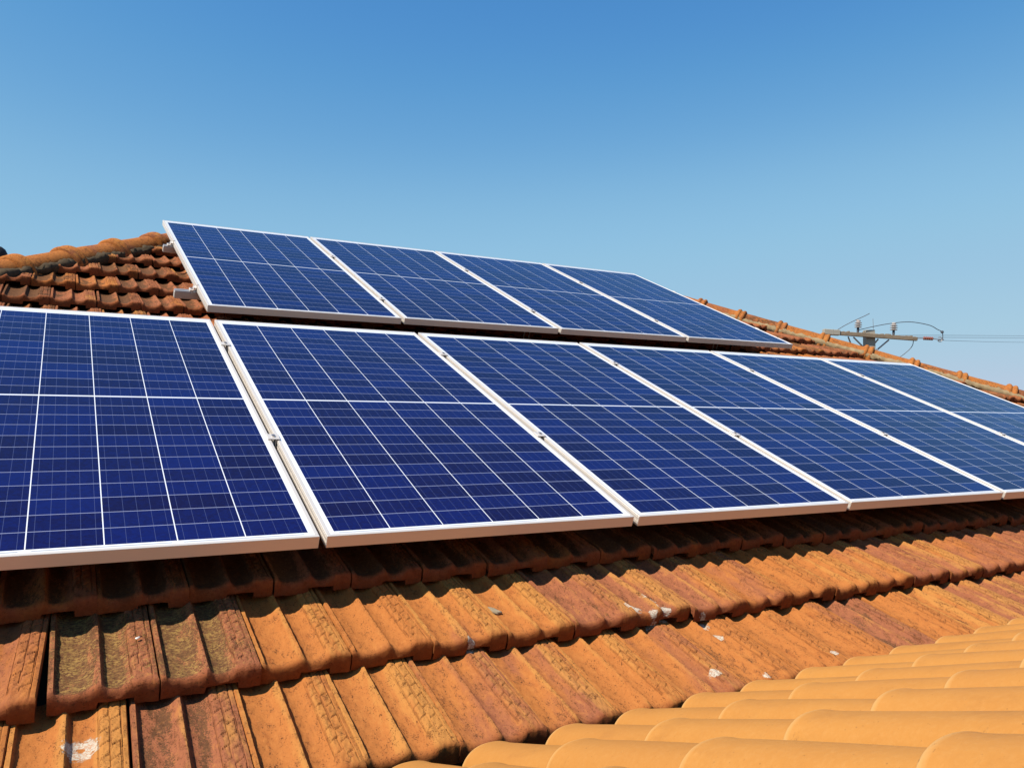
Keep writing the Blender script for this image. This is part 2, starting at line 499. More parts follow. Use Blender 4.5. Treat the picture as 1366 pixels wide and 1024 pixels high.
def tile_arrays(u0, v0, rng, fine, front_lift=0.0, jit=True, spec=None):
    xs, ss = (FX, FS) if fine else (PX, CS)
    nx, ns = len(xs), len(ss)
    X, Sg = np.meshgrid(xs, ss)
    prof = np.interp(X, PX, PZ)
    t = np.clip(Sg / .030, 0, 1); t = t * t * (3 - 2 * t)
    wob = 1 + .15 * rng.normal()
    xb = np.linspace(PX[0], PX[-1], 410); pb = np.interp(xb, PX, PZ)
    ker = np.exp(-(np.arange(-40, 41) * .0005 / .0065) ** 2); ker /= ker.sum()
    pbl = np.convolve(np.pad(pb, 40, mode='edge'), ker, 'valid') * .92
    Z = prof * t + np.interp(X, xb, pbl) * (1 - t)
    Z += .0030 * wob * np.exp(-((Sg - .012) / .009) ** 2) * (1 - prof / .021)
    rnd = .006 + .003 * rng.random()
    Z -= .006 * np.clip(1 - Sg / rnd, 0, 1) ** 2.0
    rib = np.clip(prof / .02, 0, 1)
    grime = np.interp(X, [0, .0125, .0165, .021, .097, .1, .106, .111, .1925, .1935, .195, .2045], [.0, .0, .7, 0, 0, .45, .35, 0, 0, .6, 0, .2])
    grime = np.where(Sg > .02, grime, 0)
    if fine:                                      # stamped brick pattern on the side band
        ci = np.clip(np.floor((X - .1530) / .0195), -1, 2)
        sp = Sg + np.where(ci % 2 == 1, .021, 0) - (X - .153) * .75 + rng.random() * .04
        bi = np.floor(sp / .042); fss = sp - bi * .042
        hsh = np.mod(np.sin(bi * 12.9898 + ci * 78.233) * 43758.5453, 1.0)
        sh = (hsh - .5) * .005
        fxx = X - (.1530 + .0195 * ci) - sh
        inb = (X > .1515) & (X < .1928) & (Sg > .040)
        dl_ = np.abs(fxx); dr_ = np.abs(.0195 - fxx)
        groove = np.maximum(np.exp(-(np.minimum(dl_, dr_) / .0011) ** 2), np.exp(-(np.minimum(fss, .042 - fss) / .0016) ** 2))
        Z += np.where(inb, (.0014 * (1 - fxx / .0195) + .0012 * (1 - fss / .042) + .0006 * (hsh - .5) - .0024 * groove), 0)
        grime = np.maximum(grime, np.where(inb, groove ** 1.5 * (.35 + .65 * hsh), 0))
        # small knocks and sag
        ph = rng.random(6) * 6.28
        Z += .0007 * np.sin(X * 210 + ph[0]) * np.sin(Sg * 95 + ph[1]) + .0006 * np.sin(X * 520 + ph[2] + Sg * 130) * np.sin(Sg * 330 + ph[3])
        Z += .0012 * np.sin(Sg * 14 + ph[4]) * np.sin(X * 22 + ph[5])
    Z += -.150 - .14 * Sg
    Yg = Sg.copy()
    edge = .0015 * np.sin(X * 70 + rng.random() * 6) + .0005 * np.sin(X * 210 + rng.random() * 6)
    Yg += edge * np.clip(1 - Sg / .03, 0, 1)
    # front face, underside return and side skirts
    bot = -.1805 + .0155 * ((X[:1] > .088) & (X[:1] < .158)) + .002 * rng.random()
    mid = Z[:1] * .5 + bot * .5
    Xf = np.concatenate([X[:1], X[:1], X[:1], X], 0)
    Yf = np.concatenate([Yg[:1] + .05, Yg[:1] - .003, Yg[:1] - .0035, Yg], 0)
    Zf = np.concatenate([bot + .004, bot, mid, Z], 0)
    rib = np.concatenate([rib[:1] * 0 + .35] * 3 + [rib], 0)
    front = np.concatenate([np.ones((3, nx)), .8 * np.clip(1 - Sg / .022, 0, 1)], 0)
    def skirt(A, j): return A[:, j:j + 1]
    lowL = np.minimum(Zf[:, :1], Zf[:, :1] - .022); lowL[:3] = Zf[:3, :1]
    lowR = np.minimum(Zf[:, -1:], Zf[:, -1:] - .022); lowR[:3] = Zf[:3, -1:]
    Xf = np.concatenate([skirt(Xf, 0), Xf, Xf[:, -1:]], 1)
    Yf = np.concatenate([skirt(Yf, 0), Yf, Yf[:, -1:]], 1)
    Zf = np.concatenate([lowL, Zf, lowR], 1)
    rib = np.concatenate([rib[:, :1], rib, rib[:, -1:]], 1)
    if spec:
        dx, dy, dz, rot = spec
    elif jit:
        dx, dy, dz, rot = rng.normal() * .0016, rng.normal() * .0045, rng.normal() * .0014, rng.normal() * .006
    else:
        dx = dy = dz = rot = 0
    c, s_ = math.cos(rot), math.sin(rot)
    xm = Xf - TW / 2
    Xr = xm * c - Yf * s_ + TW / 2; Yr = xm * s_ + Yf * c
    roll = rng.normal() * .010 if jit else 0
    U = u0 + dx + Xr; V = v0 + dy + Yr; N = Zf + dz + lift(V) + xm * roll
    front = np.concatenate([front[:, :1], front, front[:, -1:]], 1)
    grime = np.concatenate([np.zeros((3, nx)), grime], 0)
    grime = np.concatenate([grime[:, :1] + .4, grime, grime[:, -1:] + .4], 1)
    return np.stack([U, V, N], -1), rib, front, grime


COURSE_OFF = {0: .0, 1: -.005, 2: .098}
# (course index c: front edge at v = V0 + c*CP)
V0 = -.652
course_u = {0: .108, 1: -.005, 2: .093, 3: .0, 4: .1, 5: .0, 6: .1, 7: .02, 8: .09, 9: -.03, 10: .156, 11: .061, 12: .181, 13: .08, 14: .17, 15: .05}
SPECIAL = {(1, -4): (-.015, -.006, .001, -.056)}     # one slipped tile with an open joint beside it
tiles = []
for c in range(0, 16):
    v0 = V0 + c * CP
    if c >= 10: v0 -= .01
    if v0 > V_RIDGE - .1: break
    for i in range(-19, 45):
        u0 = course_u[c] + i * TW + ((.018 - .005 * max(-2, min(4, i))) if c == 0 else 0)
        ucen, vcen = u0 + TW / 2, v0 + .15
        if ucen < hipL(vcen) - .12 or ucen > hipR(vcen) + .12: continue
        if u0 > 9.2 or u0 < -3.9: continue
        tiles.append((c, i, u0, v0))


def visible_rank(c, i, u0, v0):
    q = on_screen(W(u0 + TW / 2, v0 + .1, -.15))
    if q is None or not (-40 < q[0] < 1406) or q[1] > 1070: return 0
    if c in (0, 1): s = 1.0
    elif c == 2: s = .55
    elif c >= 9 and u0 < .35: s = 1.6
    elif c >= 9 and u0 > 4.1: s = .5
    else: s = .01
    return s / q[2] ** 2


rank = sorted(tiles, key=lambda t_: -visible_rank(*t_))
part_tiles = set((c, i) for c, i, _, _ in rank[:98])
stuff_V, stuff_F, stuff_A, base = [], [], {a: [] for a in ('seed', 'tone', 'gold', 'dirt_shade', 'rib', 'fleck', 'front', 'grime')}, 0
for (c, i, u0, v0) in tiles:
    rng = np.random.default_rng(1000 * c + i + 77)
    big = (c, i) in part_tiles
    q = on_screen(W(u0 + TW / 2, v0 + .1, -.15))
    fine = big or (q is not None and c <= 2 and q[2] < 6.5 and -60 < q[0] < 1430)
    V, rib, front, grime = tile_arrays(u0, v0, rng, fine, spec=SPECIAL.get((c, i)) or ((rng.normal() * .0015, rng.normal() * .004, rng.normal() * .0014, -.028 + rng.normal() * .005) if c == 0 else None))
    cu = V[:, :, 0]; cv = V[:, :, 1]
    cc = .25 * (V[1:, 1:] + V[:-1, :-1] + V[1:, :-1] + V[:-1, 1:])
    keep = (cc[..., 0] > hipL(cc[..., 1]) + .03) & (cc[..., 0] < hipR(cc[..., 1]) - .03) & (cc[..., 1] < V_RIDGE - .02)
    if not keep.any(): continue
    up = c >= 9
    tone = float(np.clip(rng.normal(.36 if not up else .66, .22), 0, 1.1))
    gold = float(np.clip(rng.normal(.52 if not up else .30, .22), 0, 1))
    dirt_shade = float(np.clip(rng.normal(.30 if not up else .78, .16), 0, 1))
    fleck = 0.0
    if not up:
        tone = float(np.clip(rng.normal(.62, .10) if rng.random() < .36 else rng.normal(.26, .14), 0, 1.1))
    if 2 <= c < 9: dirt_shade, gold, tone = min(1, dirt_shade + .62), gold * .5, max(tone, .55)  # courses under the panels: grime plus panel shade painted into the colour
    if c == 1 and i in (-3, -2): fleck, tone, gold, dirt_shade = 1.0, .95, .3, .80
    elif c == 1 and i in (-1, 0, 1, 2): tone, dirt_shade = tone * .5, dirt_shade * .6
    elif c == 0 and i in (-4,): tone, gold, dirt_shade, fleck = .05, .75, .2, .1
    elif c == 0 and i == -3: tone, gold, dirt_shade = .75, .5, .6
    elif rng.random() < .12: fleck = rng.random() * .6
    n = rib.size
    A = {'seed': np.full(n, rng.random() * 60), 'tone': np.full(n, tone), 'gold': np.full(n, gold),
         'dirt_shade': np.full(n, dirt_shade), 'rib': rib.reshape(-1), 'front': front.reshape(-1), 'grime': grime.reshape(-1), 'fleck': np.full(n, fleck)}
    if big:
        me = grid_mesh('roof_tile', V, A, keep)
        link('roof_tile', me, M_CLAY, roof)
    else:
        nr, nc = V.shape[:2]
        ii = np.arange(nr - 1)[:, None] * nc + np.arange(nc - 1)[None, :]
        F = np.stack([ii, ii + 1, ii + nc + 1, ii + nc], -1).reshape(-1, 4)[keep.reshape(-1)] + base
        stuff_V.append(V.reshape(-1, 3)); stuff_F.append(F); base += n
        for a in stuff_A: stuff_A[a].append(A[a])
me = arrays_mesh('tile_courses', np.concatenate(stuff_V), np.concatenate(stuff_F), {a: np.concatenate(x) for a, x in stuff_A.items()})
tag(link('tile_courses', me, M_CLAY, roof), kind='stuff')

# dark boarding added to block light under the tiles; far slopes behind the hips
mb = MB()
vb = -.62
dk = -.245
eaveL, eaveR = hipL(vb), hipR(vb)
eaveR = min(eaveR, 9.4); eaveL = max(eaveL, -3.9)
outl = [(eaveL, vb), (eaveR, vb), (min(hipR(.2), 9.4), .2), (hipR(V_RIDGE), V_RIDGE), (hipL(V_RIDGE), V_RIDGE), (hipL(2.0), 2.0)]
nv = len(outl)
vs = [(u, v, dk + float(lift(v))) for u, v in outl] + [(u, v, dk - .03 + float(lift(v))) for u, v in outl]
mb.add(vs, [tuple(range(nv)), tuple(range(2 * nv - 1, nv - 1, -1))] + [(j, (j + 1) % nv, nv + (j + 1) % nv, nv + j) for j in range(nv)])
mb.build('unseen_deck', M_DECK, roof)

# ------------------------------------------------------------------ hip and ridge caps
RXI = RX.transposed()
UPP = RXI @ Vector((0, 0, 1))                     # world up in roof-plane axes


def cap_mesh(P, axis, length, seed, rng, r0=.098, r1=.084):
    axis = axis.normalized()
    side = axis.cross(UPP).normalized(); up2 = side.cross(axis).normalized()
    ls = np.array([-.004, 0, .004, .010, .018, .026, .033, .037, .041, .045, .050, .057, .064, .071, .078, .084, .09, .10, .14, .2, .3, length, length + .001])
    ang = np.linspace(-.06 * math.pi, 1.06 * math.pi, 27)
    V = np.zeros((len(ls), len(ang), 3)); rib = np.zeros((len(ls), len(ang)))
    for a, l in enumerate(ls):
        t = max(0, l) / length
        r = r0 + (r1 - r0) * t
        col = 0
        if l < .10:
            col = .023 * max(math.exp(-((l - .018) / .017) ** 4) * .85, math.exp(-((l - .064) / .019) ** 4), .5 * math.exp(-((l - .04) / .04) ** 8))
            r += max(col, 0)
        if l <= -.004: r -= .016
        r *= 1 + .012 * math.sin(l * 31 + seed)
        for b, q in enumerate(ang):
            rr_ = r * (1 + .015 * math.sin(3 * q + seed) + .008 * rng.normal() * .3)
            h = rr_ * math.sin(q) * .98
            p = P + axis * l + side * (rr_ * math.cos(q)) + up2 * (h)
            V[a, b] = p
            rib[a, b] = .35 + .6 * (col > .01) + .2 * math.sin(max(0, min(math.pi, q)))
    n = rib.size
    A = {'seed': np.full(n, rng.random() * 60), 'tone': np.full(n, float(np.clip(rng.normal(.33, .17), 0, 1))), 'gold': np.full(n, .42),
         'dirt_shade': np.full(n, float(np.clip(rng.normal(.50, .1), 0, 1))), 'rib': np.clip(rib, 0, 1).reshape(-1), 'fleck': np.full(n, 0.0), 'front': np.full(n, 0.0), 'grime': np.full(n, 0.0)}
    return V, A


def cap_run(pts, name='ridge_tile'):
    for a in range(len(pts) - 1):
        rng = np.random.default_rng(500 + int(abs(pts[a].x * 977)) + a)
        ax = pts[a + 1] - pts[a]
        L = ax.length
        V, A = cap_mesh(pts[a], ax + UPP * .012, L + .035, a * 1.7, rng)
        me = grid_mesh(name, V, A, None, 50)
        link(name, me, M_HIP, roof)


def mortar(pts, mat, side_sign, off, rad, name, seed, amp):
    rng = np.random.default_rng(seed)
    A, B = pts[0], pts[-1]
    ax = (B - A); L = ax.length; ax.normalize()
    side = ax.cross(UPP).normalized() * side_sign
    n = int(L / .018); m = 12
    V = np.zeros((n, m, 3))
    ph = rng.random(8) * 6.28
    for a in range(n):
        l = L * a / (n - 1)
        p = A + ax * l
        lump = 1 + amp * (math.sin(l * 17 + ph[0]) * .4 + math.sin(l * 41 + ph[1]) * .35 + math.sin(l * 83 + ph[2]) * .25)
        for b in range(m):
            q = -.5 * math.pi + 1.15 * math.pi * b / (m - 1)
            w = off + rad * lump * math.cos(q) * (1 + .06 * math.sin(9 * q + l * 60))
            h = rad * .95 * lump * math.sin(q) + .004 * rng.normal()
            V[a, b] = p + side * w + Vector((0, 0, 1)) * (h - .002)
    link(name, grid_mesh(name, V, {}, None, 80), mat, roof)


def along(P, Q, n0, n1): return [P + (Q - P) * (t_ / 1.0) for t_ in range(n0, n1)]


dl = Vector((.2557, .327, 0)); pl = Vector((-.88, 3.236, -.183))
ptsL = [pl + dl * t_ for t_ in range(-11, 6)]
ptsL = [Vector((p.x, p.y, p.z + float(lift(p.y)) - .012)) for p in ptsL]
ptsL = [p for p in ptsL if p.y < V_RIDGE - .05]
topL = Vector((hipL(V_RIDGE), V_RIDGE, -.183 + float(lift(V_RIDGE)) - .012))
cap_run(ptsL + [topL])
dr = Vector((.2256, -.301, 0)); pr = Vector((4.65, 3.907, -.180))
ptsR = [pr + dr * t_ for t_ in range(-2, 13)]
ptsR = [Vector((p.x, p.y, p.z + float(lift(p.y)) - .012)) for p in ptsR]
topR = Vector((hipR(V_RIDGE), V_RIDGE, topL.z))
cap_run(list(reversed(ptsR)) + [topR])
nr_ = int((topR.x - topL.x) / .385)
cap_run([topL + (topR - topL) * (t_ / nr_) for t_ in range(nr_ + 1)])
mortar([ptsL[0], topL], M_MORTAR_D, 1, .072, .036, 'mortar_bed', 3, .5)
mortar([ptsR[-1], topR], M_MORTAR_L, -1, .074, .036, 'mortar_bed', 5, .22)

# plastered walls that carry the old roof
z_e = W(0, 4.4, -.3).z
mb = MB()
yw0 = W(0, .1, 0).y; yw1 = W(0, V_RIDGE, 0).y
mb.box((-3.0, yw0 + .3, GZ + .004), (6.8, yw1 + 3.4, W(0, .1, -.34).z))
wo = mb.build('house_wall', M_WALL)
wo.parent = roof
wo.matrix_parent_inverse = RX.to_4x4().inverted()
# rear slope and hip end slopes
mb = MB()
tl, tr = W(topL.x, V_RIDGE, dk + .04 + float(lift(V_RIDGE))), W(topR.x, V_RIDGE, dk + .04 + float(lift(V_RIDGE)))
lf = W(hipL(.2), .2, dk); rf = W(hipR(.2), .2, dk)
bl = Vector((lf.x - .2, tl.y + 3.2, lf.z)); br = Vector((rf.x, tr.y + 3.2, rf.z))
mb.add([tl, tr, br, bl, lf, rf], [(0, 1, 2, 3), (0, 3, 4), (1, 5, 2)])
ro = mb.build('rear_slope', M_CLAY)
ro.parent = roof
ro.matrix_parent_inverse = RX.to_4x4().inverted()

# ------------------------------------------------------------------ new roof of barrel tiles, lower right
P0 = Vector((.13641956, -.72, -.084))
phi, yaw, rl = .32630467, -.01825059, .02914434
H_ = RXI @ Vector((0, 1, 0)); U_ = Vector((1, 0, 0))
uu = U_ * math.cos(yaw) + H_ * math.sin(yaw)
hh = H_ * math.cos(yaw) - U_ * math.sin(yaw)
uu = uu * math.cos(rl) + UPP * math.sin(rl)
dd = hh * -math.cos(phi) + UPP * math.sin(phi)
dd = (dd - uu * dd.dot(uu)).normalized()
nn = uu.cross(dd).normalized()
if nn.dot(UPP) < 0: nn = -nn
BD, BL = .17408, .338
wx, wy, wz, wp = RX @ uu, RX @ dd, RX @ nn, RX @ P0
if wx.cross(wy).dot(wz) < 0: wx = -wx             # right-handed frame
NR = Matrix((wx, wy, wz)).transposed()
SGN = 1 if wx.dot(RX @ uu) > 0 else -1
nroof = empty('barrel_tile_roof', wp, NR)
tag(nroof, 'newer plain orange roof of rounded barrel tiles in the lower right foreground', 'roof')


def barrel_mesh(variant):
    rng = np.random.default_rng(40 + variant)
    xs = np.concatenate([np.linspace(-.0915, -.0725, 5), np.linspace(-.0715, .0715, 31), np.linspace(.0725, .0915, 5)])
    ss = np.array([0, .0015, .004, .008, .014, .022, .035, .06, .1, .15, .2, .25, .3, .35, .40])
    X, Sg = np.meshgrid(xs, ss)
    ax = np.abs(X)
    R = .072
    z = np.where(ax < R, .060 * np.sqrt(np.clip(1 - (ax / R) ** 2.3, 0, 1)) - .060, -.060 - .010 * np.sin(np.clip((ax - R) / .0195, 0, 1) * 1.5))
    z *= 1 - .12 * Sg / .4
    lipz = .0018 * np.exp(-((Sg - .010) / .010) ** 2) * (ax < .07)
    z = z + lipz - .003 * np.clip(1 - Sg / .004, 0, 1) ** 2
    z = z - .036 * Sg
    z += .0009 * np.sin(Sg * 12 + variant) * np.cos(X * 25 + variant * 2)
    Xt = X * (1 - .06 * Sg / .4)
    f0 = z[:1] - .012
    Xf = np.concatenate([Xt[:1] * .985, Xt[:1] * .985, Xt], 0)
    Yf = np.concatenate([Sg[:1] + .03, Sg[:1] + .0015, Sg], 0)
    Zf = np.concatenate([f0, f0, z], 0)
    V = np.stack([Xf, Yf, Zf], -1)
    fr = np.zeros(Xf.shape); fr[:5] = 1; fr[5] = .5
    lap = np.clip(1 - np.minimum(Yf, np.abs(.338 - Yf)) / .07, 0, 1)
    return grid_mesh('barrel_tile', V, {'front': fr, 'lap': lap}, None, 50)


bvars = [barrel_mesh(q) for q in range(4)]
for m_ in bvars: m_.materials.append(M_NEW)
cand = []
for j in range(-6, 60):
    for kq in range(0, 12):
        P = P0 + uu * (j * BD) + dd * (kq * BL + .2)
        q = on_screen(RX @ P)
        near = (RX @ P - CAM_P).length
        if q is None:
            ok = near < 1.2 and kq <= 5
            size = 0
        else:
            ok = (-250 < q[0] < 1650) and q[1] < 1350
            size = (1 / q[2] ** 2) if (-100 < q[0] < 1466 and q[1] < 1090) else 0
        if kq <= 2 or j <= 34: ok = True
        if ok: cand.append((size, j, kq))
cand.sort(key=lambda t_: -t_[0])
jv, jf, jb = [], [], 0
jl = []; jfr = []
for idx, (size, j, kq) in enumerate(cand):
    rng = random.Random(j * 131 + kq * 7)
    me = bvars[rng.randrange(4)]
    loc = Vector((SGN * j * BD + rng.gauss(0, .0018), kq * BL + .036 + rng.gauss(0, .004) + .004 * math.sin(j * 1.7), rng.gauss(0, .0012) + .013))
    M = Matrix.Translation(loc) @ Euler((rng.gauss(0, .004), rng.gauss(0, .012), rng.gauss(0, .007))).to_matrix().to_4x4()
    if idx < 96:
        ob = bpy.data.objects.new('barrel_tile', me); COL.objects.link(ob)
        ob.parent = nroof; ob.matrix_local = M
    else:
        co = np.empty(len(me.vertices) * 3, dtype=np.float32); me.vertices.foreach_get('co', co); co = co.reshape(-1, 3)
        Mn = np.array(M)
        jv.append(co @ Mn[:3, :3].T + Mn[:3, 3])
        for nm_, dst in (('front', jfr), ('lap', jl)):
            av = np.empty(len(me.vertices), dtype=np.float32); me.attributes[nm_].data.foreach_get('value', av); dst.append(av)
        lp = np.empty(len(me.loops), dtype=np.int32); me.loops.foreach_get('vertex_index', lp)
        jf.append(lp.reshape(-1, 4) + jb); jb += len(co)
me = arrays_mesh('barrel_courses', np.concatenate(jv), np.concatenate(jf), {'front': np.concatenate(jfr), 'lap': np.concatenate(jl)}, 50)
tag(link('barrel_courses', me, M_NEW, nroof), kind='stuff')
mb = MB()
mb.box((min(SGN * -6, SGN * 60) * BD, .05, -.15), (max(SGN * -6, SGN * 60) * BD, 4.2, -.12))
mb.build('unseen_deck', M_DECK, nroof)
mb = MB()
pw = RX @ (P0 + dd * .6)
mb.box((-1.0, pw.y - 3.0, GZ + .004), (9.5, pw.y, pw.z - .35))
wo = mb.build('house_wall', M_WALL, nroof)
wo.matrix_parent_inverse = nroof.matrix_world.inverted()

# ------------------------------------------------------------------ solar panels
FH, LIP = .035, .011


def panel_proto():
    root = empty('solar_panel')
    fr = MB()
    T = .0022
    b = .0009
    # each side: a hollow-looking extrusion with a top lip, an outer wall and a bottom flange
    def bar(x0, y0, x1, y1):
        fr.box((x0, y0, -FH), (x1, y1, 0), None, b)
    bar(0, 0, PW, LIP); bar(0, PL - LIP, PW, PL)
    bar(0, LIP, LIP, PL - LIP); bar(PW - LIP, LIP, PW, PL - LIP)
    # shallow raised ribs along the outer walls
    for z in (-.0075, -.0205):
        fr.box((-.0007, .002, z - .0012), (.0006, PL - .002, z + .0012))
        fr.box((PW - .0006, .002, z - .0012), (PW + .0007, PL - .002, z + .0012))
    f = fr.build('frame', M_ALU, root)
    g = MB(); g.box((LIP, LIP, -.0070), (PW - LIP, PL - LIP, -.0014))
    g.build('cell_face', M_CELL, root)
    bk = MB(); bk.box((LIP + .001, LIP + .001, -.0085), (PW - LIP - .001, PL - LIP - .001, -.0072)); bk.build('back_sheet', M_RAIL, root)
    jb_ = MB(); jb_.box((.44, .93, -.027), (.56, 1.06, -.0086), None, .003); jb_.build('junction_box', M_BLACK, root)
    return root


def copy_tree(o, parent=None):
    c = o.copy(); COL.objects.link(c)
    if parent: c.parent = parent
    for ch in o.children: copy_tree(ch, c)
    return c


proto = panel_proto()
low_labels = ['nearest lower row solar panel, cut by the left edge of the photo',
              'lower row solar panel second from left, nearest whole one beside the open seam',
              'lower row solar panel third from left, in the middle of the row',
              'lower row solar panel fourth from left, third from the far right end',
              'lower row solar panel fifth from left, next to the last one of its row',
              'last lower row solar panel at the far right, running out of frame beside the hip']
up_labels = ['leftmost upper row solar panel with rail ends sticking out beside the tiles',
             'second upper row solar panel from left, between the leftmost and the third',
             'third upper row solar panel from left, next to the rightmost one',
             'rightmost upper row solar panel, its right edge pointing at the hip caps']
first = True
panels = []
for i in range(6):
    o = proto if first else copy_tree(proto)
    first = False
    loc = W((i - 1) * (PW + PG), random.gauss(0, .0015), random.gauss(0, .0012))
    o.matrix_world = Matrix.Translation(loc) @ RX.to_4x4()
    tag(o, low_labels[i], 'solar panel', 'solar panels in the lower row')
    panels.append(o)
UV0, UN0, UTILT, UYAW = 2.1938, .02265, .02239, .01504
UP_R = RX @ Matrix.Rotation(UYAW, 3, 'Z') @ Matrix.Rotation(UTILT, 3, 'X')
UP_O = W(-.0093, UV0, UN0)
for i in range(4):
    o = copy_tree(proto)
    o.matrix_world = Matrix.Translation(UP_O + UP_R @ Vector((i * (PW + PG), random.gauss(0, .0015), 0))) @ UP_R.to_4x4()
    tag(o, up_labels[i], 'solar panel', 'solar panels in the upper row')

# ------------------------------------------------------------------ rails, clamps and feet
def rail_mesh(length):
    mb = MB()
    mb.box((0, -.020, -.042), (length, .020, -.006), None, .0015)
    mb.box((0, -.020, -.006), (length, -.007, 0), None, .001)
    mb.box((0, .007, -.006), (length, .020, 0), None, .001)
    return mb


def rail(M, length, label):
    root = empty('mounting_rail'); root.matrix_world = M
    prof = rail_mesh(length).build('rail_profile', M_RAIL, root)
    cp = MB(); cp.box((-.0016, -.0185, -.040), (-.0002, .0185, -.0075)); cp.build('rail_end', M_ALU, prof)
    tag(root, label, 'rail', 'aluminium rails under the panels')


LOWM = RX.to_4x4()
UPM = Matrix.Translation(UP_O) @ UP_R.to_4x4()
CL_LOW = (.655, 1.645); CL_UP = (.372, 1.400)
rail(LOWM @ Matrix.Translation((-1.08, CL_LOW[0], -FH - .0006)), 6.2, 'aluminium rail under the lower panel row, nearer the front edge')
rail(LOWM @ Matrix.Translation((-1.08, CL_LOW[1], -FH - .0006)), 6.2, 'aluminium rail under the lower panel row, nearer its top edge')
rail(UPM @ Matrix.Translation((-.105, CL_UP[0], -FH - .0006)), 4.22, 'lower aluminium rail end sticking out left of the upper panel row')
rail(UPM @ Matrix.Translation((-.055, CL_UP[1], -FH - .0006)), 4.16, 'upper aluminium rail end sticking out left of the upper panel row near the hip')


def mid_clamp_proto():
    root = empty('mid_clamp')
    mb = MB(); mb.box((-.0195, -.020, .0004), (.0195, .020, .0040), None, .001); plate = mb.build('clamp_plate', M_ALU, root)
    mb = MB(); mb.box((-.0085, -.020, -.030), (-.0055, .020, .0003)); mb.box((.0055, -.020, -.030), (.0085, .020, .0003)); mb.box((-.0054, -.020, -.030), (.0054, .020, -.027)); mb.build('clamp_channel', M_STEEL, root)
    mb = MB(); mb.lathe([(.0062, .0041), (.0065, .0060), (.0062, .0090), (.0030, .0092), (.0028, .0070)], 14); mb.build('bolt_head', M_BOLT, plate)
    return root


mc = mid_clamp_proto(); used = False
ordn = ['first', 'second', 'third', 'fourth', 'fifth', 'sixth']
for row, (M0, n, cl) in enumerate(((LOWM, 6, CL_LOW), (UPM, 4, CL_UP))):
    for i in range(n - 1):
        for k_, y in enumerate(cl):
            o = mc if not used else copy_tree(mc)
            used = True
            x = (i * (PW + PG) + PW + PG / 2) - ((PW + PG) if row == 0 else 0)
            o.matrix_world = M0 @ Matrix.Translation((x, y + random.gauss(0, .008), .0014 if row == 0 else .0006)) @ Matrix.Rotation(random.gauss(0, .03), 4, 'Z')
            tag(o, '%s silver clamp on the seam between the %s and %s panels of the %s row' % (('lower', 'upper')[k_], ordn[i], ordn[i + 1], ('lower', 'upper')[row]),
                'clamp', 'clamps on the panel seams')


def end_clamp_proto():
    root = empty('end_clamp')
    mb = MB()
    mb.box((-.0022, -.020, -.0353), (-.0009, .020, .0002)); mb.box((-.0022, -.020, .0003), (.009, .020, .0032), None, .0008)
    mb.box((-.013, -.020, -.018), (-.0023, .020, -.0145)); mb.box((-.016, -.020, -.026), (-.0131, .020, -.0145))
    mb.box((-.034, -.020, -.0353), (-.0161, .020, -.0262), None, .001)
    plate = mb.build('clamp_bracket', M_ALU, root)
    mb = MB(); mb.lathe([(.0065, -.0262), (.0065, -.0205), (.004, -.020)], 6, Matrix.Translation((-.025, 0, 0))); mb.build('bolt_head', M_BOLT, plate)
    return root


ec = end_clamp_proto()
spots = [(UPM @ Matrix.Translation((0, CL_UP[0], 0)), 'silver end clamp holding the leftmost upper panel, on the lower rail end'),
         (UPM @ Matrix.Translation((0, CL_UP[1], 0)), 'silver end clamp holding the leftmost upper panel, on the upper rail end near the hip'),
         (UPM @ Matrix.Translation((4 * PW + 3 * PG, CL_UP[1], 0)) @ Matrix.Rotation(math.pi, 4, 'Z'), 'tiny end clamp on the sloping right edge of the rightmost upper panel'),
         (UPM @ Matrix.Translation((4 * PW + 3 * PG, CL_UP[0], 0)) @ Matrix.Rotation(math.pi, 4, 'Z'), 'end clamp low on the right edge of the rightmost upper panel')]
for a, (M, l) in enumerate(spots):
    o = ec if a == 0 else copy_tree(ec)
    o.matrix_world = M
    tag(o, l, 'clamp', 'end clamps of the upper row')


def foot_proto():
    root = empty('roof_bracket')
    mb = MB()
    mb.box((-.022, -.003, -.150), (-.016, .003, -.0425)); mb.box((.016, -.003, -.150), (.022, .003, -.0425)); mb.box((-.022, -.003, -.075), (.022, .003, -.066))
    mb.box((-.022, -.003, -.156), (.022, .003, -.1502))
    plate = mb.build('bracket_plate', M_STEEL, root)
    mb = MB(); mb.lathe([(.006, 0), (.006, .006), (.003, .007)], 6, Matrix.Translation((0, -.0032, -.058)) @ Matrix.Rotation(math.pi / 2, 4, 'X')); mb.build('bolt_head', M_BOLT, plate)
    return root


fp = foot_proto()
for a, u in enumerate((2.02, 3.66)):
    o = fp if a == 0 else copy_tree(fp)
    o.matrix_world = UPM @ Matrix.Translation((u, CL_UP[0] - .024, -FH))
    tag(o, ('steel bracket in the dark gap below the second upper panel', 'steel bracket in the dark gap below the rightmost upper panel')[a], 'bracket', 'brackets under the upper row')

